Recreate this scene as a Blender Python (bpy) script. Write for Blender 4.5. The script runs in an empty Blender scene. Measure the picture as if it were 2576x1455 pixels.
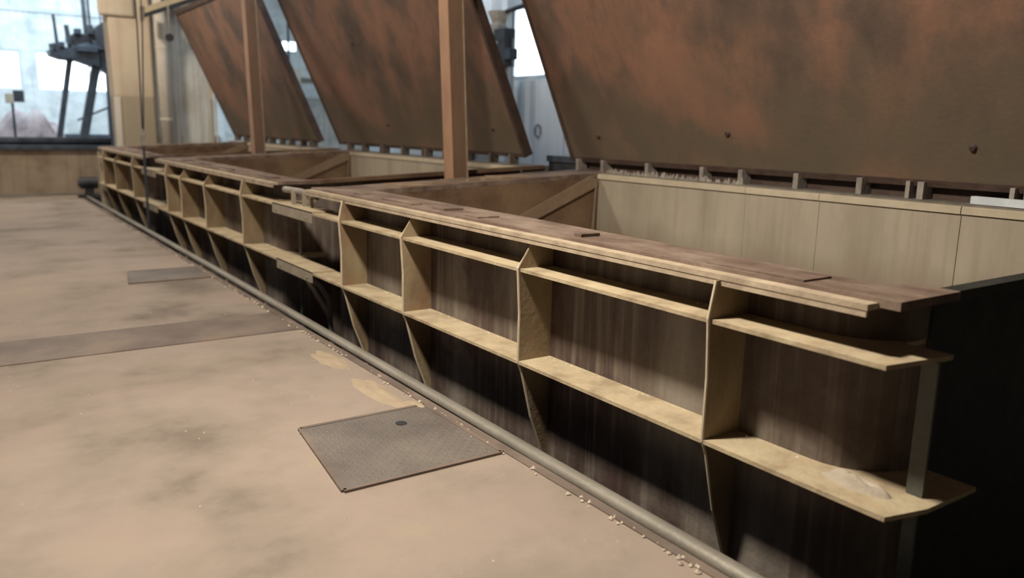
import bpy, bmesh, math, random
from mathutils import Vector, Matrix, noise
random.seed(4)
S = bpy.context.scene
COL = S.collection
R = math.radians

# ------------------------------------------------------------------ camera
cam_d = bpy.data.cameras.new('camera')
cam = bpy.data.objects.new('camera', cam_d)
COL.objects.link(cam)
cam_d.sensor_width = 36.0
cam_d.lens = 2040.19 / 2576.0 * 36.0
cam_d.clip_start = 0.05
cam_d.clip_end = 200
RT = Vector((0.824099, -0.566027, 0.021747))
DN = Vector((-0.092779, -0.172754, -0.980586))
FW = Vector((0.558795, 0.806082, -0.194882))
m3 = Matrix((RT, -DN, -FW)).transposed()
cam.matrix_world = Matrix.Translation((0, 0, 1.6)) @ m3.to_4x4()
cam_d.dof.use_dof = True
cam_d.dof.focus_distance = 4.2
cam_d.dof.aperture_fstop = 1.3
S.camera = cam

# ------------------------------------------------------------------ world, exposure
w = bpy.data.worlds.new('world')
S.world = w
w.use_nodes = True
w.node_tree.nodes['Background'].inputs[0].default_value = (0.75, 0.85, 1.0, 1)
w.node_tree.nodes['Background'].inputs[1].default_value = 0.03
S.view_settings.view_transform = 'Standard'
S.view_settings.look = 'None'
S.view_settings.gamma = 1
S.view_settings.use_curve_mapping = False
S.view_settings.exposure = 0.0

# ------------------------------------------------------------------ lights
def area(name, loc, target, size, power, col, sy=None):
    d = bpy.data.lights.new(name, 'AREA')
    d.energy = power
    d.color = col
    d.size = size
    if sy:
        d.shape = 'RECTANGLE'
        d.size_y = sy
    o = bpy.data.objects.new(name, d)
    COL.objects.link(o)
    o.location = loc
    o.rotation_euler = (Vector(target) - Vector(loc)).to_track_quat('-Z', 'Y').to_euler()
    return o

area('unseen_bay_lamp', (0.55, 3.1, 4.45), (2.5, 3.5, 0.3), 0.36, 335, (1.0, 0.88, 0.72))
area('unseen_bay_lamp', (0.15, 9.6, 5.4), (2.3, 10.2, 0.2), 0.6, 225, (1.0, 0.86, 0.70))  # added, unseen: makes up for falloff over the middle tank
area('unseen_bay_lamp', (1.0, 17.0, 5.6), (2.8, 18.4, 0.6), 0.6, 270, (1.0, 0.88, 0.74))  # added, unseen: brightens the far tank and the pillar
area('side_fill', (-4.7, 7.0, 3.2), (2.0, 6.4, 0.6), 6.0, 12, (0.93, 0.93, 1.0), 1.8)  # added cool fill; the left wall has no windows
area('hall_daylight', (3.0, 25.5, 6.3), (2.8, 28.5, 1.5), 7.0, 1000, (0.72, 0.88, 1.0), 5.0)
area('aisle_daylight', (8.9, 15.0, 6.3), (9.6, 15.5, 0.0), 3.0, 330, (0.80, 0.90, 1.0), 12.0)

# ------------------------------------------------------------------ materials
MATS = {}
def mat(name, cols, scale=(1, 1, 1), ns=2.0, detail=6, rough=0.85, bump=0.25, metal=0.0,
        streak=None, speck=None, fine=0.25, grad=None):
    """cols: colours over a noise ramp; streak=(colour, amount); speck=(colour, scale, amount);
    grad=(axis, from, to, colour) blends a band of a different paint or soil colour."""
    if name in MATS:
        return MATS[name]
    m = bpy.data.materials.new(name)
    m.use_nodes = True
    nt = m.node_tree
    N, L = nt.nodes, nt.links
    b = N['Principled BSDF']
    b.inputs['Roughness'].default_value = rough
    b.inputs['Metallic'].default_value = metal
    tc = N.new('ShaderNodeTexCoord')
    mp = N.new('ShaderNodeMapping')
    mp.inputs['Scale'].default_value = scale
    L.new(tc.outputs['Object'], mp.inputs[0])
    n1 = N.new('ShaderNodeTexNoise')
    n1.inputs['Scale'].default_value = ns
    n1.inputs['Detail'].default_value = detail
    n1.inputs['Roughness'].default_value = 0.6
    L.new(mp.outputs[0], n1.inputs[0])
    rp = N.new('ShaderNodeValToRGB')
    L.new(n1.outputs[0], rp.inputs[0])
    e = rp.color_ramp.elements
    k = len(cols)
    for i, c in enumerate(cols):
        pos = 0.34 + 0.32 * i / max(1, k - 1)
        if i < 2:
            el = e[i]
            el.position = pos
        else:
            el = e.new(pos)
        el.color = (*c, 1)
    out = rp.outputs[0]
    def mix(a, col, fac):
        mx = N.new('ShaderNodeMix')
        mx.data_type = 'RGBA'
        L.new(fac, mx.inputs[0])
        L.new(a, mx.inputs[6])
        if isinstance(col, tuple):
            mx.inputs[7].default_value = (*col, 1)
        else:
            L.new(col, mx.inputs[7])
        return mx.outputs[2]
    def ramp(src, a, b_, top=1.0):
        r = N.new('ShaderNodeMapRange')
        r.inputs[1].default_value = a
        r.inputs[2].default_value = b_
        r.inputs[4].default_value = top
        L.new(src, r.inputs[0])
        return r.outputs[0]
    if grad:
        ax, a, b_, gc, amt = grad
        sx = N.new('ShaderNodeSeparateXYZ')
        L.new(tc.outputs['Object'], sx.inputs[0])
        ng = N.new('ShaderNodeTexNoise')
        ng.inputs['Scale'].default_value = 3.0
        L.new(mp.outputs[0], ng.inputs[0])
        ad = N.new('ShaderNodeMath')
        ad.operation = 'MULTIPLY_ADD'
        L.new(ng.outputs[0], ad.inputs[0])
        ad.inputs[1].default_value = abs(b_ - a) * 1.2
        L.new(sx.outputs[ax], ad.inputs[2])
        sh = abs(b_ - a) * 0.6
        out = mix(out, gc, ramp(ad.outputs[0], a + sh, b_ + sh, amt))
    if streak:
        sc, amt, fx = streak
        ms = N.new('ShaderNodeMapping')
        ms.inputs['Scale'].default_value = (fx, fx, fx * 0.045)
        L.new(tc.outputs['Object'], ms.inputs[0])
        n2 = N.new('ShaderNodeTexNoise')
        n2.inputs['Scale'].default_value = 1.0
        n2.inputs['Detail'].default_value = 4
        L.new(ms.outputs[0], n2.inputs[0])
        out = mix(out, sc, ramp(n2.outputs[0], 0.50, 0.72, amt))
    if speck:
        sc, ss, amt = speck
        n3 = N.new('ShaderNodeTexNoise')
        n3.inputs['Scale'].default_value = ss
        n3.inputs['Detail'].default_value = 8
        L.new(tc.outputs['Object'], n3.inputs[0])
        out = mix(out, sc, ramp(n3.outputs[0], 0.52, 0.66, amt))
    L.new(out, b.inputs['Base Color'])
    if bump:
        nb = N.new('ShaderNodeTexNoise')
        nb.inputs['Scale'].default_value = 28
        nb.inputs['Detail'].default_value = 8
        L.new(tc.outputs['Object'], nb.inputs[0])
        bp = N.new('ShaderNodeBump')
        bp.inputs['Strength'].default_value = bump
        bp.inputs['Distance'].default_value = 0.02
        L.new(nb.outputs[0], bp.inputs['Height'])
        L.new(bp.outputs[0], b.inputs['Normal'])
    MATS[name] = m
    return m

def emis(name, col, st):
    m = bpy.data.materials.new(name)
    m.use_nodes = True
    b = m.node_tree.nodes['Principled BSDF']
    b.inputs['Base Color'].default_value = (0.6, 0.65, 0.7, 1)
    b.inputs['Emission Color'].default_value = (*col, 1)
    b.inputs['Emission Strength'].default_value = st
    return m

M_floor = mat('dusty_concrete', [(.165, .135, .11), (.265, .222, .183), (.32, .262, .225), (.345, .285, .22)],
              ns=0.9, detail=12, rough=0.8, bump=0.15, streak=None, speck=((.33, .26, .225), 1.7, .6))
M_pit = mat('pit_dirt', [(.03, .025, .022), (.06, .05, .042)], ns=2)
M_shell = mat('rusty_painted_shell', [(.055, .032, .028), (.125, .098, .082), (.24, .215, .185)],
              scale=(1, 1, .35), ns=1.6, rough=.75, bump=.15, streak=((.33, .28, .24), .5, 20),
              speck=((.06, .032, .029), 2.3, .85))
M_rib = mat('dusty_rib_steel', [(.16, .105, .062), (.255, .195, .118), (.31, .25, .16)],
            scale=(1, 1, .4), ns=3.5, rough=.8, bump=.15, speck=((.28, .16, .09), 6, .4))
M_flange = mat('dust_covered_flange', [(.31, .245, .16), (.44, .365, .245), (.50, .425, .29)],
               ns=5, rough=.95, bump=.3, speck=((.42, .31, .20), 9, .35))
M_rim = mat('rusty_rim', [(.105, .068, .052), (.175, .125, .098), (.25, .195, .155)], scale=(1, .5, 1), ns=5, rough=.85, bump=.3)
M_riml = mat('pale_rim_lip', [(.34, .27, .20), (.50, .42, .31)], ns=6, rough=.85, bump=.25)
M_palelip = mat('pale_lining_lip', [(.46, .40, .30), (.56, .49, .38)], ns=5, bump=.1)
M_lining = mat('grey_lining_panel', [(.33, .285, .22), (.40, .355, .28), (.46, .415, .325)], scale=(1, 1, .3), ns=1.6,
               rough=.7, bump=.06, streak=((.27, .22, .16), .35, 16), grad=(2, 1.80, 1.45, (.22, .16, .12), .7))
M_inner = mat('rusted_inner_wall', [(.10, .058, .035), (.17, .105, .065), (.22, .15, .09)], ns=2.2, rough=.8, bump=.2)
M_brace = mat('diagonal_brace', [(.24, .17, .115), (.30, .22, .15)], ns=4)
M_lid = mat('rusty_lid_sheet', [(.085, .064, .054), (.14, .092, .068), (.25, .135, .092), (.18, .115, .08)],
            scale=(1, .9, .55), ns=1.15, detail=7, rough=.62, bump=.12, streak=((.15, .10, .075), .55, 14),
            grad=(2, 1.0, .25, (.145, .118, .082), .85), speck=((.32, .165, .11), 1.1, .5))
M_nearblack = mat('near_end_black', [(.012, .016, .015), (.03, .035, .032)], ns=8, rough=.6, bump=.2)  # black for the near end; on the sheet it is shade put into colour
M_lide = mat('dark_lid_edge', [(.055, .035, .03), (.10, .062, .048)], ns=6, rough=.7)
M_post = mat('orange_brown_post', [(.32, .185, .115), (.40, .24, .15), (.46, .29, .18)], scale=(1, 1, .3), ns=3, rough=.6, bump=.06)
M_webshade = mat('shaded_brown_web', [(.15, .088, .06), (.20, .125, .085), (.23, .145, .10)], scale=(1, 1, .3), ns=3, rough=.65, bump=.06)  # post brown darkened: shade of the near face put into the colour
M_lug = mat('rusty_lug', [(.10, .075, .06), (.19, .16, .14)], ns=9)
M_edge = mat('pale_rib_edge', [(.50, .43, .32), (.62, .55, .43)], ns=9, bump=0)
M_dim = mat('greenish_grey_bar', [(.10, .105, .095), (.15, .155, .14)], ns=6)
M_curb = mat('scuffed_steel_curb', [(.20, .185, .16), (.29, .275, .24)], scale=(1, .3, 1), ns=6, rough=.55, metal=.25, bump=.2)
M_plate = mat('worn_checker_plate', [(.135, .118, .108), (.175, .155, .143), (.215, .19, .165)], ns=1.8, rough=.6, metal=.2, bump=.2)
M_strip = mat('rusty_floor_strip', [(.125, .095, .08), (.17, .135, .115), (.23, .175, .14)], ns=1.8, rough=.65, bump=.2)
M_hinge = mat('grey_hinge_steel', [(.20, .18, .16), (.34, .31, .28)], ns=9, rough=.6)
M_beamtop = mat('grey_back_beam', [(.12, .11, .095), (.21, .19, .165)], ns=5, rough=.8, bump=.3)
M_black = mat('black_steel', [(.012, .015, .02), (.035, .04, .05)], ns=5, rough=.6, bump=.1)
M_blue = mat('blue_black_steel', [(.018, .028, .042), (.05, .065, .09)], ns=5, rough=.6, bump=.1)
M_wallw = mat('whitewashed_wall', [(.50, .54, .54), (.60, .65, .66), (.70, .74, .74)], scale=(1, 1, 2.2), ns=1.3, rough=.9,
              bump=.15, streak=((.38, .43, .45), .5, 5), speck=((.30, .35, .37), 2.2, .5))
M_wallg = mat('grey_blue_wall', [(.42, .47, .50), (.58, .62, .64)], ns=.8, rough=.9, streak=((.40, .43, .46), .5, 4))
M_dark_wall = mat('soot_wall', [(.16, .14, .12), (.23, .20, .17)], ns=1.2, rough=.9)
M_lowwall = mat('brown_plaster', [(.19, .145, .10), (.27, .215, .155), (.31, .25, .19)], ns=1.6, rough=.9, streak=((.15, .12, .09), .5, 8))
M_pillar = mat('ochre_plaster', [(.50, .42, .31), (.60, .51, .38), (.58, .44, .34)], scale=(1, 1, .5), ns=1.3, rough=.9,
               bump=.1, streak=((.43, .35, .26), .45, 6), grad=(2, 2.16, 2.10, (.33, .28, .20), .8))
M_cream = mat('cream_plaster', [(.58, .52, .44), (.70, .66, .58)], ns=2, streak=((.36, .30, .24), .6, 8))
M_panel = mat('pale_sheet_panel', [(.42, .38, .31), (.58, .57, .52), (.66, .67, .63)], scale=(1, 1, .5), ns=1.4, streak=((.34, .29, .22), .6, 9))
M_cabinet = mat('pale_blue_cabinet', [(.50, .56, .62), (.62, .68, .73)], scale=(1, 1, .3), ns=1.5, streak=((.72, .78, .83), .5, 9))
M_sand = mat('pale_sand', [(.36, .29, .21), (.43, .345, .25)], ns=6, bump=.4)
M_mattgrey = mat('matt_grey', [(.36, .31, .25), (.44, .39, .32)], ns=8, bump=.4)
M_crumb = mat('pale_crumbs', [(.48, .41, .32), (.66, .60, .50)], ns=9)
M_heap = mat('mauve_grey_scrap', [(.16, .13, .14), (.33, .27, .28), (.40, .36, .36)], ns=2.0, bump=.5)
M_beampale = mat('pale_ochre_beam', [(.42, .34, .21), (.52, .44, .29)], ns=3)
M_splice = mat('dusty_splice_plate', [(.27, .235, .18), (.34, .30, .24)], ns=5, bump=.2)
M_win = emis('bright_window_pane', (.90, .97, 1.0), 3.2)
M_lit = emis('lamp_glass', (.95, .98, 1.0), 6)

# ------------------------------------------------------------------ geometry helpers
class MB:
    def __init__(s):
        s.v, s.f = [], []
    def add(s, v, f):
        k = len(s.v)
        s.v += [tuple(p) for p in v]
        s.f += [tuple(i + k for i in q) for q in f]
        return s
    def box(s, a, b):
        x0, y0, z0 = a
        x1, y1, z1 = b
        return s.add([(x0, y0, z0), (x1, y0, z0), (x1, y1, z0), (x0, y1, z0), (x0, y0, z1), (x1, y0, z1), (x1, y1, z1), (x0, y1, z1)],
                     [(0, 3, 2, 1), (4, 5, 6, 7), (0, 1, 5, 4), (1, 2, 6, 5), (2, 3, 7, 6), (3, 0, 4, 7)])
    def prism(s, pts, z0, z1, ax='z'):
        """extrude a counter-clockwise outline; ax z: pts=(x,y); ax y: pts=(x,z); ax x: pts=(y,z)"""
        n = len(pts)
        def P(p, t):
            return (p[0], p[1], t) if ax == 'z' else ((p[0], t, p[1]) if ax == 'y' else (t, p[0], p[1]))
        v = [P(p, z0) for p in pts] + [P(p, z1) for p in pts]
        f = [tuple(range(n))[::-1], tuple(range(n, 2 * n))] + [(i, (i + 1) % n, n + (i + 1) % n, n + i) for i in range(n)]
        return s.add(v, f)
    def tube(s, pts, r, n=8, r2=None):
        pts = [Vector(p) for p in pts]
        k0 = len(s.v)
        m = len(pts)
        for i, p in enumerate(pts):
            d = (pts[min(i + 1, m - 1)] - pts[max(i - 1, 0)]).normalized()
            u = d.orthogonal().normalized() if abs(d.z) > .9 else d.cross(Vector((0, 0, 1))).normalized()
            q = d.cross(u).normalized()
            rr = r if r2 is None else r + (r2 - r) * i / (m - 1)
            for j in range(n):
                a = 2 * math.pi * j / n
                s.v.append(tuple(p + u * math.cos(a) * rr + q * math.sin(a) * rr))
        for i in range(m - 1):
            for j in range(n):
                a, b = k0 + i * n + j, k0 + i * n + (j + 1) % n
                s.f.append((a, b, b + n, a + n))
        s.f.append(tuple(k0 + j for j in range(n))[::-1])
        s.f.append(tuple(k0 + (m - 1) * n + j for j in range(n)))
        return s
    def beam(s, a, b, wdt, hgt):
        a, b = Vector(a), Vector(b)
        d = (b - a).normalized()
        u = d.cross(Vector((0, 0, 1)))
        u = Vector((1, 0, 0)) if u.length < .05 else u.normalized()
        q = u.cross(d).normalized()
        v = []
        for p in (a, b):
            for i, j in ((-1, -1), (1, -1), (1, 1), (-1, 1)):
                v.append(p + u * i * wdt / 2 + q * j * hgt / 2)
        return s.add(v, [(0, 3, 2, 1), (4, 5, 6, 7), (0, 1, 5, 4), (1, 2, 6, 5), (2, 3, 7, 6), (3, 0, 4, 7)])
    def chunk(s, c, r, fl=.6):
        ang = random.random() * 6
        pts = []
        for k in range(6):
            a = ang + k * math.pi / 3
            rr = r * random.uniform(.7, 1.2)
            pts.append((c[0] + rr * math.cos(a), c[1] + rr * math.sin(a), c[2]))
        top = (c[0] + random.uniform(-.3, .3) * r, c[1], c[2] + r * fl * random.uniform(.8, 1.5))
        return s.add(pts + [top], [(i, (i + 1) % 6, 6) for i in range(6)] + [(5, 4, 3, 2, 1, 0)])

def finish(me, smooth=False):
    bm = bmesh.new()
    bm.from_mesh(me)
    bmesh.ops.recalc_face_normals(bm, faces=bm.faces)
    bm.to_mesh(me)
    bm.free()
    if smooth:
        for p in me.polygons:
            p.use_smooth = True

def origin(o):
    v = Vector((0, 0, 0))
    while o:
        v += Vector(o.location)
        o = o.parent
    return v

def obj(name, mb, m, parent=None, base=None, smooth=False, bevel=0, label=None):
    """links ONE mesh object; vertices are given in world space"""
    me = bpy.data.meshes.new(name)
    p0 = origin(parent)
    b = Vector(base) if base is not None else p0
    me.from_pydata([tuple(Vector(v) - b) for v in mb.v], [], mb.f)
    finish(me, smooth)
    me.materials.append(m)
    o = bpy.data.objects.new(name, me)
    COL.objects.link(o)
    o.location = b - p0
    if parent:
        o.parent = parent
    if bevel:
        md = o.modifiers.new('bevel', 'BEVEL')
        md.width = bevel
        md.segments = 2
        md.limit_method = 'ANGLE'
    if label:
        o['label'] = label
    return o

def thing(name, label, cat, loc, group=None):
    o = bpy.data.objects.new(name, None)
    COL.objects.link(o)
    o.empty_display_size = .1
    o.location = loc
    tag(o, label, cat, group)
    return o

def tag(o, label, cat, group=None, kind=None):
    o['label'] = label
    o['category'] = cat
    if group:
        o['group'] = group
    if kind:
        o['kind'] = kind
    return o

def struct(name, mb, m, base=(0, 0, 0), **k):
    o = obj(name, mb, m, base=base, **k)
    o['kind'] = 'structure'
    return o

# ------------------------------------------------------------------ room shell
YB = 30.0
CURB = 2.25
struct('floor', MB().box((-5.2, -3.2, -.3), (CURB - .03, 19.9, 0)), M_floor)
struct('floor', MB().box((-5.2, 19.9, -.3), (13, YB + .2, 0)), M_floor)
struct('floor', MB().box((6.0, -3.2, -.3), (13, 19.9, 0)), M_floor)
struct('floor', MB().box((CURB - .03, -3.2, -1.3), (6.0, 19.9, -1.0)), M_pit)
struct('ceiling', MB().box((-5.2, -3.2, 7.2), (13, YB + .2, 7.4)), M_dark_wall)
struct('wall_left', MB().box((-5.4, -3.2, 0), (-5.2, YB, 7.2)), M_dark_wall)
struct('wall_near', MB().box((-5.4, -3.4, -1.3), (13.2, -3.2, 7.4)), M_dark_wall)
def holed_wall(name, m, axis, c0, c1, lo, hi, z1, holes):
    """a wall with rectangular openings; axis 'x': runs along x at y c0..c1"""
    b = MB()
    def put(a0, a1, z0, z1_):
        if axis == 'x':
            b.box((a0, c0, z0), (a1, c1, z1_))
        else:
            b.box((c0, a0, z0), (c1, a1, z1_))
    cur = lo
    for (a0, a1, h0, h1) in sorted(holes):
        put(cur, a0, 0, z1)
        put(a0, a1, 0, h0)
        put(a0, a1, h1, z1)
        cur = a1
    put(cur, hi, 0, z1)
    return struct(name, b, m)

back_holes = [(-1.2, 2.15, 2.42, 3.62), (2.53, 6.2, 2.42, 3.64), (10.35, 11.0, 4.12, 4.58)]
holed_wall('wall_back', M_wallw, 'x', YB, YB + .25, -5.2, 13.0, 7.2, back_holes)
right_holes = [(12.6, 16.25, 2.7, 4.0)]
holed_wall('wall_right', M_wallg, 'y', 12.0, 12.25, -3.2, YB, 7.2, [(13.4, 17.6, 2.82, 4.55)])

def window(nm, axis, a0, a1, z0, z1, c, cols, rows):
    t = .07
    f = MB()
    def bx(p0, p1, q0, q1, d0, d1):
        return ((p0, c + d0, q0), (p1, c + d1, q1)) if axis == 'x' else ((c + d0, p0, q0), (c + d1, p1, q1))
    f.box(*bx(a0, a1, z0, z0 + t, .02, .12)).box(*bx(a0, a1, z1 - t, z1, .02, .12))
    f.box(*bx(a0, a0 + t, z0 + t, z1 - t, .021, .119)).box(*bx(a1 - t, a1, z0 + t, z1 - t, .021, .119))
    base = (a0, c, z0) if axis == 'x' else (c, a0, z0)
    o = struct(nm, f, M_cabinet, base=base)
    xs = [a0] + cols + [a1]
    for x in cols:
        obj('mullion', MB().box(*bx(x - .03, x + .03, z0 + t, z1 - t, .05, .11)), M_win2, o)
    for p, q in zip(xs[:-1], xs[1:]):
        obj('pane', MB().box(*bx(p + .01, q - .01, z0 + .01, z1 - .01, .12, .13)), M_win, o)
    return o
M_win2 = mat('pale_mullion_paint', [(.75, .8, .84), (.82, .86, .9)], ns=4, bump=0)
window('window_1', 'x', -1.2, 2.15, 2.42, 3.62, YB, [-.1, 1.0], 1)
window('window_2', 'x', 2.53, 6.2, 2.42, 3.64, YB, [4.03, 4.38, 4.75, 5.3], 1)
window('window_3', 'x', 10.35, 11.0, 4.12, 4.58, YB, [], 1)
window('window_4', 'y', 13.4, 17.6, 2.82, 4.55, 12.0, [14.9, 16.2], 1)

# dark horizontal bands and little anchor marks on the far wall
struct('trim_1', MB().box((-5.2, YB - .06, 4.78), (7.5, YB, 4.9)), M_wallg, base=(0, YB, 4.8))
struct('trim_2', MB().box((-5.2, YB - .1, .85), (8, YB, 1.1)), M_blue, base=(0, YB, .9))
struct('trim_3', MB().box((7.5, YB - .06, 3.1), (13, YB, 3.25)), M_dark_wall, base=(8, YB, 3.1))

# steel edging along the pit, a rounded bar on a thin lip
cr = MB().tube([(CURB + .012 * (min(y, 9) - 2) * .6, y, .018) for y in [-3, 0, 1, 2, 3, 4, 5, 6, 7, 9, 12, 15, 19.8]], .040, 12)
cr.v = [(x, y, z * .8 + .002) for x, y, z in cr.v]
struct('trim_4', cr, M_curb, base=(CURB, 2, 0), smooth=True)
struct('trim_5', MB().box((CURB - .085, -3.1, -.02), (CURB - .03, 19.8, .006)), M_strip, base=(CURB, 2, 0))
# flat steel strip crossing the floor
st = struct('trim_6', MB().box((-5.1, 6.06, -.02), (CURB - .09, 6.72, .007)), M_strip, base=(0, 6.4, 0))

# ------------------------------------------------------------------ checker plates in the floor
def floor_plate(x0, x1, y0, y1, label, skew=0.05, diamonds=True, hole=False):
    t = thing('floor_plate', label, 'plate', ((x0 + x1) / 2, (y0 + y1) / 2, 0), 'steel plates let into the floor')
    pts = [(x0 - skew, y0), (x1, y0), (x1, y1), (x0 + skew, y1)]
    obj('plate', MB().prism(pts, -.02, .010), M_plate, t)
    fr = MB()
    for a, b in zip(pts, pts[1:] + pts[:1]):
        fr.beam((a[0], a[1], .006), (b[0], b[1], .006), .025, .014)
    obj('frame', fr, M_strip, t)
    if diamonds:
        d = MB()
        nx, ny = int((x1 - x0) / .032), int((y1 - y0) / .032)
        for i in range(1, nx):
            for j in range(1, ny):
                cx, cy = x0 + i * .032, y0 + j * .032
                a = .012 if (i + j) % 2 else .004
                b = .016 - a
                d.add([(cx - a, cy, .0101), (cx, cy - b, .0101), (cx + a, cy, .0101), (cx, cy + b, .0101), (cx, cy, .0135)],
                      [(0, 1, 4), (1, 2, 4), (2, 3, 4), (3, 0, 4)])
        o = obj('tread', d, M_plate, t)
        o['kind'] = 'stuff'
    if hole:
        obj('lifting_hole', MB().tube([(1.90, 3.77, .005), (1.90, 3.77, .013)], .032, 12), M_black, t, label='dark lifting hole')
    return t
floor_plate(1.36, 2.15, 3.16, 3.98, 'ribbed grey steel plate in the floor beside the nearest tank, with a dark lifting hole', hole=True)
floor_plate(1.42, 2.15, 8.62, 9.3, 'faint brown steel plate flush with the floor, far beyond the cross strip', diamonds=False)

# ------------------------------------------------------------------ tanks
XO, XW, XI, XB, XE = 2.50, 2.72, 2.97, 5.42, 5.78      # flange edge, shell, inner front, inner back, back beam
ZR, ZU, ZL, ZB = 1.04, .845, .325, 1.17

def arc(cx, cy, r, a0, a1, n=7):
    return [(cx + r * math.cos(R(a0 + (a1 - a0) * i / n)), cy + r * math.sin(R(a0 + (a1 - a0) * i / n))) for i in range(n + 1)]

def rib_mesh(top_x):
    pts = [(2.735, 1.012), (top_x, 1.012), (2.487, ZU + .01), (2.492, ZU - .04), (2.505, .6), (2.503, ZL), (2.53, ZL - .06),
           (2.60, -.01), (2.71, -.30), (2.725, -.6), (2.735, -.6)]
    return pts

def tank(y0, y1, ribs, seams, label, brace=True, crumbs=True):
    t = thing('steel_tank', label, 'tank', (XW, y0, -1.0), 'row of three sunken steel tanks')
    # outer shell: rounded outline, walls only
    r = .26
    out = arc(XW + r, y0 + r, r, 270, 180) + arc(XW + r, y1 - r, r, 180, 90) + arc(XE - r, y1 - r, r, 90, 0, 4) + arc(XE - r, y0 + r, r, 0, -90, 4)
    n = len(out)
    s = MB()
    inn = [(XW + (x - XW) * (XE - XW - .03) / (XE - XW) + .015, y0 + (y - y0) * (y1 - y0 - .03) / (y1 - y0) + .015) for x, y in out]
    v = [(x, y, -1.0) for x, y in out] + [(x, y, 1.012) for x, y in out] + [(x, y, -1.0) for x, y in inn] + [(x, y, 1.012) for x, y in inn]
    f = []
    for i in range(n):
        j = (i + 1) % n
        f += [(i, j, n + j, n + i), (2 * n + i, 2 * n + j, 3 * n + j, 3 * n + i), (n + i, n + j, 3 * n + j, 3 * n + i)]
    s.add(v, f)
    obj('outer_shell', s, M_shell, t, smooth=False)
    obj('tank_bottom', MB().box((XW + .05, y0 + .1, -.95), (XE - .1, y1 - .1, -.9)), M_inner, t)
    # horizontal flanges, chamfered at the near corner, hugging the shell
    def flange(nm, z, x, end_w, chamf, yend, xend):
        o = [(x, yend), (x, y0 - end_w + .045), (x + chamf, y0 - end_w), (xend, y0 - end_w - .002), (xend, y0 + .0)]
        o += arc(XW + r, y0 + r, r, 270, 180) + [(XW, yend)]
        return obj(nm, MB().prism(o[::-1], z - .009, z + .009), M_flange, t)
    flange('upper_flange', ZU, XO, .175, .30, y1 + .05, 2.84)
    flange('lower_flange', ZL, XO, .23, .19, y1 + .05, 3.02)
    # ribs
    for k, y in enumerate(ribs):
        tx = 2.52 if k in (0, len(ribs) - 1) else 2.59
        pts = rib_mesh(tx)
        th = .007
        rb = MB().prism(pts, y - th, y + th, 'y')
        # a thick welded edge bead, paler than the rib, follows the outer line
        e = MB()
        line = [(p[0] - .001, y, p[1]) for p in pts[1:10]]
        e.tube(line, .0075, 6)
        o = obj('rib', rb, M_rib, t)
        obj('rib_edge', e, M_edge, o)
    # stiffener standing on the lower flange at the near rounded corner
    obj('corner_stiffener', MB().box((2.75, y0 - .175, ZL + .01), (2.763, y0 - .115, ZU - .01)), M_dim, t)
    obj('corner_stiffener', MB().box((2.75, y0 - .165, -.9), (2.763, y0 - .115, ZL - .01)), M_dim, t)
    # rim
    rim = MB().prism([(2.60, y0 - .10), (2.99, y0 - .10), (2.99, y0 + .02), (2.86, y0 + .14), (XI, y0 + 2.6), (XI, y1 + .12), (2.60, y1 + .12)], ZR - .02, ZR + .012)
    obj('front_rim', rim, M_rim, t)
    lip = MB().box((2.535, y0 - .02, ZR - .026), (2.615, y1 + .10, ZR - .004))
    lip.box((2.538, y0 - .015, ZR - .050), (2.550, y1 + .09, ZR - .027))
    obj('rim_lip', lip, M_riml, t, label='pale worn outer lip of the rim')
    # odd welded patches on the rim
    pt = MB()
    rr = random.Random(int(y0 * 10))
    y = y0 + .3
    while y < y1 - .4:
        L = rr.uniform(.05, .5)
        pt.box((2.62 + rr.random() * .05, y, ZR + .012), (2.70 + rr.random() * .13, y + L, ZR + .018 + rr.random() * .012))
        y += L + rr.uniform(.1, .9)
    obj('rim_patches', pt, M_rim, t)['kind'] = 'stuff'
    # far end rim climbs to the higher back beam
    yi = y1 - .42
    er = MB().prism([(XI - .2, ZR - .032), (XE - .05, ZB - .03), (XE - .05, ZB + .015), (XI - .2, ZR + .010)], yi + .012, y1 + .11, 'y')
    obj('end_rim', er, M_rim, t)
    ep = MB()
    for k in range(6):
        a = rr.uniform(0, .85)
        x = XI + a * (XB - XI)
        z = ZR + .014 + (ZB - ZR) * (x - XI + .2) / (XE - XI)
        ep.box((x, yi + .03 + rr.random() * .2, z - .01), (x + rr.uniform(.15, .45), yi + .15 + rr.random() * .25, z + .014))
    obj('rim_patches', ep, M_brace, t)['kind'] = 'stuff'
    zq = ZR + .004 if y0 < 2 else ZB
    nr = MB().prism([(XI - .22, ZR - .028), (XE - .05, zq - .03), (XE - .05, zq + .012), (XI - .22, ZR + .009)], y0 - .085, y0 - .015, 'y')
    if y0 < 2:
        obj('near_rim', nr, M_nearblack, t, label='black end rim')  # the first tank's near rim is coloured black
        obj('end_shade_sheet', MB().box((2.99, y0 - .012, -.9), (XE - .27, y0 - .002, 1.0)), M_nearblack, t, label='black sheet painting the shade of the near end')  # added black sheet: shade of the unlit end wall put in as colour
    else:
        obj('near_rim', nr, M_inner, t)
    # inner walls
    def zr(x): return ZR - .034 + (ZB - ZR + .004) * (x - XI + .2) / (XE - XI + .15)
    obj('end_wall', MB().prism([(XI - .1, -.89), (XB + .03, -.89), (XB + .03, zr(XB)), (XI - .1, zr(XI - .1))], yi, yi + .02, 'y'), M_inner, t)
    obj('end_wall', MB().prism([(XI - .1, -.89), (XB + .03, -.89), (XB + .03, zq - .02), (XI - .1, ZR - .03)], y0 + .035, y0 + .05, 'y'), M_inner, t)
    obj('front_wall', MB().box((2.83, y0 + .052, -.88), (2.845, yi - .001, ZR - .021)), M_inner, t)
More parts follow.
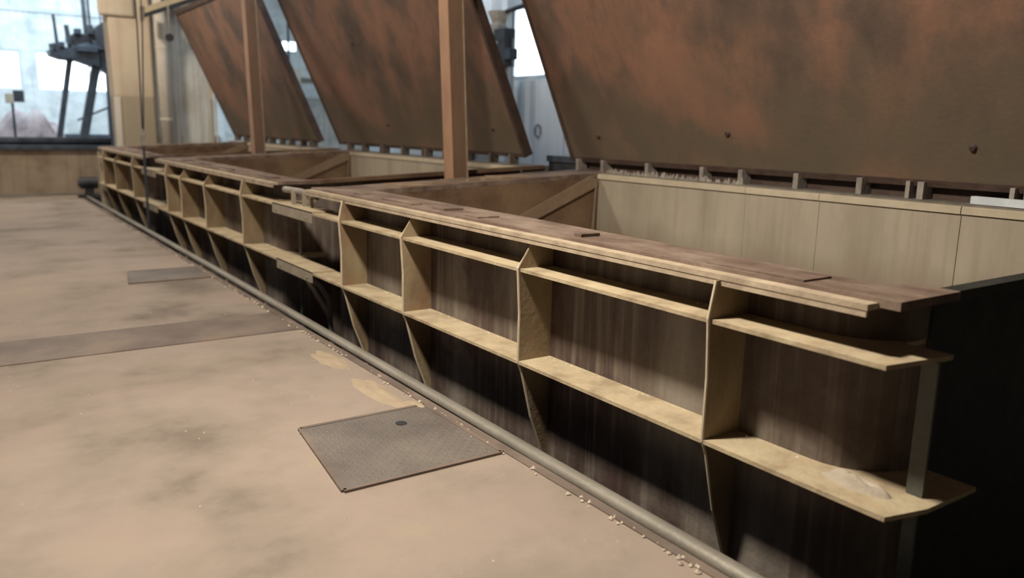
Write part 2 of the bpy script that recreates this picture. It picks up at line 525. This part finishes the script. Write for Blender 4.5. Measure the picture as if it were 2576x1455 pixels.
    if brace:
        b = MB()
        b.prism([(XB - .02, ZB - .07), (XB - .12, ZB - .03), (3.9, .55), (3.9, .44), (XB - .02, ZB - .13)], yi - .025, yi - .004, 'y')
        obj('diagonal_brace', b, M_brace, t, label='paler flat bar running diagonally')
    obj('corner_angle', MB().prism([(XB - .045, ZB - .07), (XB - .03, ZB - .07), (XB - .10, -.9), (XB - .14, -.9)], yi - .03, yi - .01, 'y'), M_brace, t)
    # lining panels of the back wall
    ys = [y0 + .055] + seams + [yi]
    for a, b in zip(ys[:-1], ys[1:]):
        off = rr.uniform(-.003, .003)
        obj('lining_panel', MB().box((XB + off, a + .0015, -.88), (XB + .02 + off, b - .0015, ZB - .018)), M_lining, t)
        obj('lining_lip', MB().box((XB - .015 + off, a + .002, ZB - .058), (XB + .043, b - .002, ZB - .019)).box((XB - .010 + off, a + .0025, ZB - .0185), (XB + .043, b - .0025, ZB - .008)), M_palelip, t)
    obj('back_beam', MB().box((XB + .045, y0 - .05, ZB - .10), (XE + .05, y1 + .1, ZB + .004)), M_beamtop, t)
    # crumbs of grit lying along the lower flange and on the beam
    if crumbs:
        c = MB()
        for k in range(150):
            y = rr.uniform(y0 - .05, y1)
            z = ZL if rr.random() < .75 else ZU
            x = XW - .012 - abs(rr.gauss(0, .012))
            if y < y0 + .3:
                x = XW - .03
                y = y0 + .3
            c.chunk((x, y, z + .008), rr.uniform(.003, .011))
        obj('grit', c, M_crumb, t)['kind'] = 'stuff'
    return t

tank(1.55, 6.75, [2.184, 3.537, 4.93, 5.998], [2.69, 3.75, 4.45, 5.21],
     'nearest open steel tank with pale lining, cut by the right edge of the picture')
tank(7.75, 12.95, [8.62, 10.11, 11.33, 12.18], [8.9, 10.2, 11.5],
     'middle steel tank of the row, beyond the first gap, one post behind each end')
tank(13.95, 18.45, [14.70, 16.40, 17.75], [15.4, 16.9],
     'farthest steel tank of the row, ending beside the ochre pillar')

# ------------------------------------------------------------------ lids leaning over the tanks
LA = R(24)
def lid(y0, y1, length, label, marks):
    hx, hz = 5.60, 1.265
    t = thing('tank_lid', label, 'lid', (hx, (y0 + y1) / 2, hz), 'raised tank lids')
    up = Vector((-math.sin(LA), 0, math.cos(LA)))
    nrm = Vector((math.cos(LA), 0, math.sin(LA)))     # away from the viewer, upper side
    def P(y, u, d):
        q = Vector((hx, y, hz)) + up * u + nrm * d
        return tuple(q)
    def slab(b, ya, yb, u0, u1, d0, d1):
        v = [P(ya, u0, d0), P(yb, u0, d0), P(yb, u1, d0), P(ya, u1, d0), P(ya, u0, d1), P(yb, u0, d1), P(yb, u1, d1), P(ya, u1, d1)]
        return b.add(v, [(0, 3, 2, 1), (4, 5, 6, 7), (0, 1, 5, 4), (1, 2, 6, 5), (2, 3, 7, 6), (3, 0, 4, 7)])
    obj('lid_sheet', slab(MB(), y0 + .03, y1 - .03, .02, length - .02, 0, .012), M_lid, t)
    for a, b in ((y0, y0 + .05), (y1 - .05, y1)):
        obj('side_edge', slab(MB(), a, b, 0, length, -.012, .10), M_lide, t)
    obj('bottom_edge', slab(MB(), y0 + .05, y1 - .05, 0, .05, -.01, .10), M_lide, t)
    obj('top_edge', slab(MB(), y0 + .05, y1 - .05, length - .09, length, -.03, .12), M_lide, t)
    for k in range(4):
        y = y0 + (y1 - y0) * (k + .5) / 4
        obj('back_stiffener', slab(MB(), y - .03, y + .03, .05, length - .09, .012, .09), M_lide, t)
    # drips and knocks on the sheet: small dark bosses
    for (y, u) in marks:
        b = MB()
        c = Vector(P(y, u, -.0))
        b.tube([c, c - nrm * .02], .030, 10, .018)
        obj('boss', b, M_lide, t)
    # hinge lugs between lid and back beam
    rr = random.Random(int(y0 * 7))
    y = y0 + .25
    while y < y1 - .1:
        g = MB().box((hx - .06, y, ZB + .0045), (hx + .06, y + .045, hz + .03))
        if rr.random() < .5:
            g.box((hx - .06, y + .10, ZB + .0045), (hx + .06, y + .13, hz + .03))
        h = obj('hinge_lug', g, M_hinge if y0 < 2 else M_lug, t)
        y += rr.uniform(.38, .75)
    if y0 < 2:
        obj('gap_dark_strip', MB().box((hx + .07, y0 + .1, ZB + .0045), (hx + .085, y1 - .2, hz + .06)), M_lide, t, label='dark strip added behind the hinge lugs to darken the gap')  # added strip, stands in for the darkness of the hinge gap
    return t
lid(.5, 6.98, 2.95, 'huge rust-brown lid raised over the nearest tank, filling the upper right', [(4.72, .36), (6.42, .30), (2.7, .30)])
lid(7.84, 13.38, 2.95, 'rust-orange lid raised over the middle tank, crossed by a brown post', [(11.3, 1.62), (11.2, .38), (8.35, .35)])
lid(14.3, 19.6, 2.95, 'dark brown lid raised over the farthest tank, next to the ochre pillar', [(17.0, .5)])

# ------------------------------------------------------------------ posts in the gaps
def post(x, y, lean, label):
    t = thing('steel_post', label, 'post', (x, y, -1.0), 'orange-brown posts between the tanks')
    H = 8.2
    z0 = 1.1
    def X(z): return x - lean * (z - z0)
    def seg(b, x0, x1, ya, yb):
        za, zb = -1.0, 7.19
        v = []
        for z in (za, zb):
            for q in ((x0, ya), (x1, ya), (x1, yb), (x0, yb)):
                v.append((X(z) + q[0], q[1], z))
        return b.add(v, [(0, 3, 2, 1), (4, 5, 6, 7), (0, 1, 5, 4), (1, 2, 6, 5), (2, 3, 7, 6), (3, 0, 4, 7)])
    b = MB()
    seg(b, 0, .014, y, y + .17)
    seg(b, .014, .16, y + .0, y + .012)
    seg(b, .014, .16, y + .158, y + .17)
    obj('channel', b, M_webshade, t)
    obj('flange_edge', seg(MB(), .16, .172, y - .006, y + .02), M_riml, t)
    obj('flange_edge', seg(MB(), -.008, -.0005, y - .006, y + .176), M_post, t)
    obj('base_plate', MB().box((X(-1) - .1, y - .08, -1.0), (X(-1) + .28, y + .26, -.97)), M_strip, t)
    return t
post(4.265, 7.25, .045, 'taller orange-brown post in front of the middle lid, in the first gap')
post(4.19, 13.55, .03, 'thinner-looking orange-brown post in front of the farthest lid')

# ------------------------------------------------------------------ splice plates over the gaps
def splice(y0, y1, z, label):
    t = thing('splice_plate', label, 'plate', (XO, (y0 + y1) / 2, z), 'plates joining the flanges across the gaps')
    obj('cover', MB().box((XO - .012, y0, z - .075), (XO - .002, y1, z + .02)), M_splice, t)
    obj('tread', MB().box((XO - .012, y0, z + .010), (XW - .02, y1, z + .022)), M_flange, t)
    for k in (.12, .88):
        y = y0 + (y1 - y0) * k
        obj('bolt', MB().tube([(XO - .020, y, z - .04), (XO - .010, y, z - .04)], .012, 6), M_hinge, t)
    return t
splice(6.60, 7.60, ZU, 'upper dusty plate bridging the first gap between two tanks')
splice(6.62, 7.52, ZL, 'lower dusty plate bridging the first gap between two tanks')
splice(12.85, 13.85, ZU, 'upper plate bridging the far gap, behind the hanging hoist cable')
splice(12.85, 13.85, ZL, 'lower plate bridging the far gap, behind the hanging hoist cable')

# crushed pipe clamp lying over the first gap
t = thing('pipe_clamp', 'crushed grey pipe clamp lying on the upper plate in the first gap', 'clamp', (2.6, 7.05, ZU + .02))
obj('pipe', MB().tube([(2.60, 7.55, .985), (2.62, 7.2, .99), (2.66, 6.88, .965)], .030, 10), M_hinge, t)
obj('bracket', MB().box((2.60, 7.05, ZU + .022), (2.63, 7.10, .99)).box((2.57, 7.26, ZU + .022), (2.60, 7.30, .99)), M_splice, t)
obj('bracket', MB().box((2.60, 6.90, ZU + .022), (2.63, 6.93, .96)), M_splice, t)

# grey hose drooping in the gap
hz = MB().tube([(2.60, 7.50, .23), (2.66, 7.3, .21), (2.75, 7.12, .12), (2.80, 7.02, .0), (2.80, 6.99, -.2), (2.82, 7.0, -.6), (2.9, 7.1, -.99)], .022, 10)
o = obj('hose', hz, M_hinge, base=(2.8, 7.05, -1.0), smooth=True)
tag(o, 'grey hose drooping under the lower plate in the first gap', 'hose')

# ------------------------------------------------------------------ sand, grit and the grey mound
def mound(name, x, y, z, rx, ry, h, m, label, cat, seed=0, n=26):
    b = MB()
    for j in range(n + 1):
        for i in range(n + 1):
            u, v = i / n * 2 - 1, j / n * 2 - 1
            d = math.sqrt(u * u + v * v)
            k = max(0, 1 - d)
            hh = h * (min(1, k * 1.6) * (1.0 + 1.1 * noise.noise(Vector((u * 2.2 + seed, v * 2.2, seed)))) - .45 * (1 - k))
            b.v.append((x + u * rx, y + v * ry, z + max(-.004, hh)))
    for j in range(n):
        for i in range(n):
            a = j * (n + 1) + i
            b.f.append((a, a + 1, a + n + 2, a + n + 1))
    o = obj(name, b, m, base=(x, y, z), smooth=True)
    tag(o, label, cat)
    return o
mound('sand_spill', 2.10, 3.98, .0, .12, .16, .012, M_sand, 'small pale sand spill beside the ribbed floor plate', 'sand')
mound('sand_spill', 2.03, 4.35, .0, .11, .42, .010, M_sand, 'long thin pale sand spill along the pit edge beyond the ribbed plate', 'sand', 3)
mound('sand_spill', 2.05, 5.15, .0, .11, .32, .008, M_sand, 'faint pale sand spill on the floor just before the cross strip', 'sand', 7)
mound('lit_patch_mound', 2.655, 1.57, ZL + .008, .075, .17, .032, M_mattgrey, 'small grey mound standing in for a lit patch at the near rounded corner of the nearest tank', 'mound', 5)  # added mound, stands in for a lit lighter patch of the wall
g = MB()
rr = random.Random(9)
for k in range(240):
    y = rr.uniform(1.2, 14)
    g.chunk((CURB - .07 - abs(rr.gauss(0, .02)), y, .004), rr.uniform(.004, .014), .9)
o = obj('floor_grit', g, M_crumb, base=(CURB, 6, 0))
tag(o, 'pale crumbs of grit scattered along the steel pit edging', 'grit', kind='stuff')
g = MB()
for k in range(320):
    g.chunk((rr.uniform(-1.5, 2.1), rr.uniform(1.2, 12), .0), rr.uniform(.0015, .006), .8)
o = obj('floor_grit', g, M_crumb, base=(0, 6, 0))
tag(o, 'tiny pale chips scattered over the open concrete floor', 'grit', kind='stuff')

# pale stick lying on the back beam
o = obj('wooden_stick', MB().beam((5.565, 2.70, ZB + .030), (5.475, 2.33, ZB + .034), .045, .05), M_cabinet, base=(5.52, 2.5, ZB))
tag(o, 'short pale stick lying below the big lid at the right edge', 'stick')
# glassy rubble on the back beam beneath the big lid
g = MB()
for k in range(90):
    y = rr.uniform(4.55, 6.3)
    g.chunk((5.495 + rr.random() * .03, y, ZB + .002), rr.uniform(.012, .035), 1.3)
o = obj('rubble', g, M_hinge, base=(5.55, 5.4, ZB))
tag(o, 'grey glassy rubble lying on the back beam under the big lid', 'rubble', kind='stuff')

# ------------------------------------------------------------------ between and behind the lids
t = thing('storage_bin', 'dark steel bin behind the gap between the two nearest lids', 'bin', (6.2, 7.5, 0))
obj('body', MB().box((5.9, 7.12, 0), (6.35, 7.80, 1.22)), M_black, t)
obj('rim', MB().box((5.88, 7.10, 1.22), (6.37, 7.82, 1.29)), M_blue, t)
obj('handle', MB().tube([(5.87, 7.3, 1.1), (5.84, 7.3, 1.1), (5.84, 7.6, 1.1), (5.87, 7.6, 1.1)], .01, 6), M_hinge, t)

t = thing('steel_cabinet', 'tall pale blue-grey cabinet with a small ring handle, seen between the two nearest lids', 'cabinet', (10.6, 14.0, 0))
obj('body', MB().box((10.4, 12.1, 0), (11.2, 15.35, 2.62)), M_cabinet, t, bevel=.02)
for a in (12.2, 13.25, 14.3):
    d = obj('door', MB().box((10.375, a, .15), (10.4, a + 1.0, 2.5)), M_cabinet, t)
    ring = [(10.34, a + .85 + .10 * math.cos(q * math.pi / 6), 1.55 + .13 * math.sin(q * math.pi / 6)) for q in range(13)]
    obj('ring_handle', MB().tube(ring, .014, 6), M_black, d)
obj('plinth', MB().box((10.42, 12.12, 0), (11.18, 15.33, .12)), M_black, t)

t = thing('column_motor', 'grey steel column carrying a dark motor and gearbox, seen against the bright window', 'column', (10.0, 15.2, 0))
obj('column', MB().box((9.95, 14.75, 0), (10.15, 14.97, 7.19)), M_cabinet, t)
obj('column', MB().box((9.95, 15.22, 0), (10.15, 15.36, 7.19)), M_wallg, t)
mot = obj('motor', MB().tube([(9.8, 14.55, 3.42), (9.8, 14.55, 2.86)], .19, 14), M_black, t, smooth=False)
obj('junction_box', MB().box((9.66, 14.20, 2.98), (9.86, 14.42, 3.20)), M_blue, mot, bevel=.01)
obj('gearbox', MB().box((9.65, 14.40, 3.38), (9.94, 14.82, 3.62)), M_black, t, bevel=.03)
obj('housing', MB().box((9.7, 14.75, 3.5), (9.94, 15.2, 3.75)), M_hinge, t, bevel=.03)
obj('shaft', MB().tube([(9.8, 14.55, 2.9), (9.8, 14.55, 1.6)], .06, 10), M_hinge, t)
obj('arm', MB().tube([(9.9, 14.7, 3.98), (9.9, 13.6, 4.08)], .05, 8), M_black, t)
obj('arm', MB().tube([(9.9, 14.45, 4.0), (9.9, 14.45, 3.6)], .018, 6), M_black, t)
obj('bowl', MB().tube([(9.9, 14.95, 4.0), (9.9, 14.95, 3.85), (9.9, 14.95, 3.74)], .26, 14, .14), M_mattgrey, t)

t = thing('wall_ducts', 'pale grey ducts with dark flaps behind the gap between the two nearest lids', 'duct', (10.6, 17, 0))
obj('duct', MB().tube([(10.5, 16.3, 0), (10.5, 16.3, 7.19)], .22, 14), M_cabinet, t, smooth=True)
obj('duct', MB().tube([(10.5, 17.1, 0), (10.5, 17.1, 7.19)], .28, 14), M_wallg, t, smooth=True)
obj('collar', MB().tube([(10.5, 16.3, 3.3), (10.5, 16.3, 3.7)], .28, 14), M_hinge, t)
obj('collar', MB().tube([(10.5, 16.3, 2.6), (10.5, 16.3, 2.8)], .27, 14), M_crumb, t)
obj('flap', MB().box((10.2, 16.9, 4.3), (10.3, 17.4, 5.0)), M_hinge, t)

t = thing('pale_partition', 'pale white partition seen through the gap between the middle and farthest lids', 'partition', (9.4, 24, 0))
for k in range(4):
    obj('panel', MB().box((8.3 + k * .62, 23.96, .12), (8.9 + k * .62, 24.02, 2.28 - .0 * k)), M_wallw, t)
obj('rail', MB().box((8.25, 23.93, 2.28), (10.8, 24.05, 2.36)), M_wallg, t)
obj('rail', MB().box((8.25, 23.93, .0), (10.8, 24.05, .12)), M_blue, t)

t = thing('hanging_duct', 'beige hanging duct near the small bright window', 'duct', (9.2, 27, 3))
obj('duct', MB().box((9.45, 27.0, 2.4), (9.95, 27.4, 3.35)), M_cream, t)
obj('hanger', MB().box((9.6, 27.15, 3.35), (9.66, 27.2, 7.19)), M_blue, t)
obj('bracket', MB().box((9.15, 27.0, 3.3), (9.22, 27.06, 3.6)), M_black, t)

# low objects glimpsed under the far lids
t = thing('white_crate', 'low white crate glimpsed under the farthest lid', 'crate', (5.9, 20.6, 0))
obj('body', MB().box((5.9, 20.3, 0), (6.7, 21.3, 1.12)), M_cabinet, t)
obj('board', MB().box((5.86, 20.35, 1.13), (6.7, 20.75, 1.20)), M_wallw, t)
obj('board', MB().box((5.86, 20.85, 1.13), (6.7, 21.25, 1.20)), M_wallw, t)

# ------------------------------------------------------------------ left background
# low wall with a heavy dark coping
t = thing('low_wall', 'low brown plastered wall with a dark coping across the far end of the floor', 'wall', (0, 19.6, 0))
obj('wall_body', MB().box((-5.2, 19.5, 0), (2.95, 19.85, .95)), M_lowwall, t)
obj('coping', MB().box((-5.2, 19.44, .95), (2.98, 19.9, 1.03)), M_blue, t)
obj('pipe', MB().tube([(-5.1, 19.62, 1.12), (2.95, 19.62, 1.12)], .085, 14), M_blue, t, smooth=True)
obj('footing', MB().box((-5.2, 19.40, 0), (2.6, 19.5, .05)), M_dark_wall, t)

# ochre pillar
t = thing('plaster_pillar', 'broad ochre plastered pillar with a darker painted lower band', 'pillar', (3.66, 20.9, 0))
obj('shaft', MB().add([(3.30, 20.6, 0), (4.10, 20.6, 0), (4.10, 21.3, 0), (3.30, 21.3, 0), (3.12, 20.6, 7.19), (4.08, 20.6, 7.19), (4.08, 21.3, 7.19), (3.12, 21.3, 7.19)],
    [(0, 3, 2, 1), (4, 5, 6, 7), (0, 1, 5, 4), (1, 2, 6, 5), (2, 3, 7, 6), (3, 0, 4, 7)]), M_pillar, t, base=(3.66, 20.9, 0), bevel=.04)
obj('corner_guard', MB().box((3.22, 20.56, 0), (3.36, 20.6, 2.1)), M_cream, t)
obj('bracket_head', MB().box((3.02, 20.5, 3.85), (3.75, 20.62, 4.3)), M_pillar, t, bevel=.05)

t = thing('cream_pipe', 'cream downpipe standing at the right edge of the ochre pillar', 'pipe', (4.32, 20.5, 0))
obj('pipe', MB().tube([(4.32, 20.5, 0), (4.25, 20.5, 7.19)], .14, 18), M_cream, t, smooth=True)
for z in (1.6, 3.2):
    obj('clip', MB().tube([(4.32 - z * .01, 20.5, z), (4.32 - z * .01, 20.5, z + .05)], .15, 18), M_cream, t)

t = thing('sheet_partition', 'stained pale sheet partition between the ochre pillar and the farthest lid', 'partition', (5, 20.9, 0))
for k, (a, b) in enumerate(((4.12, 4.38), (4.39, 4.72), (4.73, 5.16), (5.17, 5.42))):
    obj('sheet', MB().box((a, 20.9 + .01 * (k % 2), 0), (b, 20.94 + .01 * (k % 2), 4.6)), M_panel, t)
obj('upright', MB().box((5.42, 20.86, 0), (5.48, 20.96, 4.6)), M_pillar, t)
obj('upright', MB().box((5.53, 20.86, 0), (5.56, 20.96, 4.6)), M_cream, t)

# overhead runway beam with hook block, cables and the hoist line
t = thing('runway_beam', 'pale ochre overhead beam running up over the farthest lid', 'beam', (3.9, 19.8, 3.95))
obj('beam', MB().beam((3.80, 19.85, 3.93), (7.2, 19.85, 5.35), .10, .12), M_beampale, t)
obj('web', MB().beam((3.80, 19.85, 3.83), (7.2, 19.85, 5.22), .04, .10), M_black, t)
obj('end_plate', MB().box((3.76, 19.78, 3.72), (3.82, 19.94, 4.02)), M_strip, t)
obj('hanger', MB().box((4.2, 19.83, 4.1), (4.26, 19.88, 7.19)), M_blue, t)
obj('hanger', MB().box((6.8, 19.83, 5.2), (6.86, 19.88, 7.19)), M_blue, t)
t = thing('black_knob', 'small black pulley knob at the top corner of the farthest lid', 'pulley', (4.30, 19.75, 3.42))
obj('wheel', MB().tube([(4.31, 19.72, 3.40), (4.31, 19.80, 3.40)], .085, 14), M_black, t)
obj('strap', MB().box((4.29, 19.75, 3.45), (4.33, 19.78, 4.08)), M_hinge, t)
t = thing('hoist_line', 'thin dark hoist cables meeting in a hook with a rod hanging before the far gap', 'hoist', (2.42, 13.3, 3.0))
obj('cable', MB().tube([(2.44, 13.3, 6.2), (2.46, 13.3, 2.9), (2.44, 13.3, 1.42)], .010, 6), M_black, t)
obj('cable', MB().tube([(2.56, 13.3, 6.2), (2.53, 13.3, 2.9), (2.455, 13.3, 1.42)], .010, 6), M_black, t)
obj('hook_block', MB().prism([(2.41, 1.30), (2.44, 1.20), (2.47, 1.30), (2.475, 1.40), (2.44, 1.48), (2.405, 1.40)], 13.28, 13.32, 'y'), M_hinge, t)
obj('rod', MB().box((2.425, 13.29, -.25), (2.46, 13.31, 1.22)), M_blue, t)
obj('top_clamp', MB().box((2.40, 13.25, 6.15), (2.60, 13.35, 6.3)).box((2.47, 13.28, 6.3), (2.52, 13.32, 7.2)), M_strip, t)

# small motor at the end of the far tank
t = thing('drain_valve', 'small black valve box on the floor at the end of the farthest tank', 'valve', (2.36, 18.75, 0))
obj('body', MB().tube([(2.20, 18.8, .30), (2.52, 18.8, .30)], .12, 14), M_black, t)
obj('stand', MB().box((2.15, 18.65, 0), (2.55, 18.95, .05)).box((2.28, 18.72, .05), (2.44, 18.88, .2)), M_black, t)
obj('cap', MB().tube([(2.16, 18.8, .30), (2.20, 18.8, .30)], .08, 12), M_blue, t)
o = obj('gap_cover', MB().box((2.55, 18.55, -.9), (2.75, 18.75, .93)), M_riml, base=(2.65, 18.6, -1.0))
tag(o, 'narrow pale upright closing the end of the farthest tank', 'upright')

# dark machine in front of the bright windows
t = thing('casting_machine', 'dark blue-black machine on splayed legs standing before the bright far windows', 'machine', (3.3, 25, 0))
obj('body', MB().prism([(2.45, 3.20), (2.7, 3.12), (3.1, 3.10), (3.4, 3.0), (3.6, 2.92), (3.6, 3.5), (3.3, 3.56), (3.0, 3.45), (2.72, 3.40), (2.42, 3.34)], 24.7, 25.6, 'y'), M_blue, t, bevel=.03)
obj('turret', MB().box((3.02, 24.8, 3.45), (3.6, 25.4, 3.80)), M_black, t, bevel=.03)
obj('drum', MB().tube([(3.86, 24.6, 3.78), (3.86, 25.5, 3.78)], .36, 16), M_black, t)
obj('hopper', MB().prism([(3.62, 2.98), (3.8, 2.80), (4.3, 2.80), (4.4, 3.5), (3.62, 3.5)], 24.8, 25.5, 'y'), M_blue, t, bevel=.04)
for q, (x, z, sx, sz) in enumerate(((2.55, 3.34, .10, .16), (2.72, 3.42, .14, .12), (2.90, 3.48, .08, .2), (3.12, 3.78, .16, .12), (3.42, 3.80, .12, .22), (3.60, 3.42, .3, .2), (4.0, 4.1, .14, .16), (3.3, 3.34, .5, .14))):
    obj('fitting', MB().box((x - sx / 2, 24.66 - .01 * q, z - .02), (x + sx / 2, 24.9, z + sz)), M_blue if q % 2 else M_black, t, bevel=.015)
for x, z0, z1, r_, dx in ((2.66, 3.3, 4.25, .04, -.05), (2.95, 3.4, 4.0, .06, -.06), (3.35, 3.8, 4.75, .055, -.02), (3.46, 3.8, 5.4, .035, -.03), (3.72, 4.0, 4.5, .02, 0), (3.85, 4.0, 4.6, .02, 0), (2.5, 3.2, 3.5, .03, -.02)):
    obj('mast', MB().tube([(x, 25, z0), (x + dx, 25, z1)], r_, 8), M_black, t)
obj('mast_cap', MB().box((2.86, 24.9, 3.55), (3.12, 25.1, 3.72)), M_black, t)
for x0, x1, r_ in ((2.86, 2.32, .075), (3.50, 2.86, .115), (3.84, 3.82, .10)):
    obj('leg', MB().beam((x0 + (x0 - x1) * .12, 25, 3.19), (x1, 25, .0), r_ * 1.8, r_ * 1.8), M_blue, t)
obj('brace', MB().beam((3.0, 25.1, 1.55), (4.3, 25.1, 2.15), .05, .05), M_blue, t)

# scrap heap below the left window
mound('scrap_heap', 1.75, 27.0, 0, 2.3, 1.6, 1.6, M_heap, 'mauve-grey heap of scrap under the leftmost bright window', 'heap', 11, 30)
t = thing('signal_box', 'small pinkish box with a dark side on the heap at the left edge', 'box', (1.45, 25.2, 0))
obj('post', MB().box((1.50, 25.2, 0), (1.56, 25.26, 1.95)), M_blue, t)
obj('case', MB().box((1.38, 25.1, 1.95), (1.56, 25.3, 2.2)), M_panel, t, bevel=.01)
obj('hood', MB().box((1.56, 25.1, 1.98), (1.80, 25.3, 2.28)), M_blue, t)
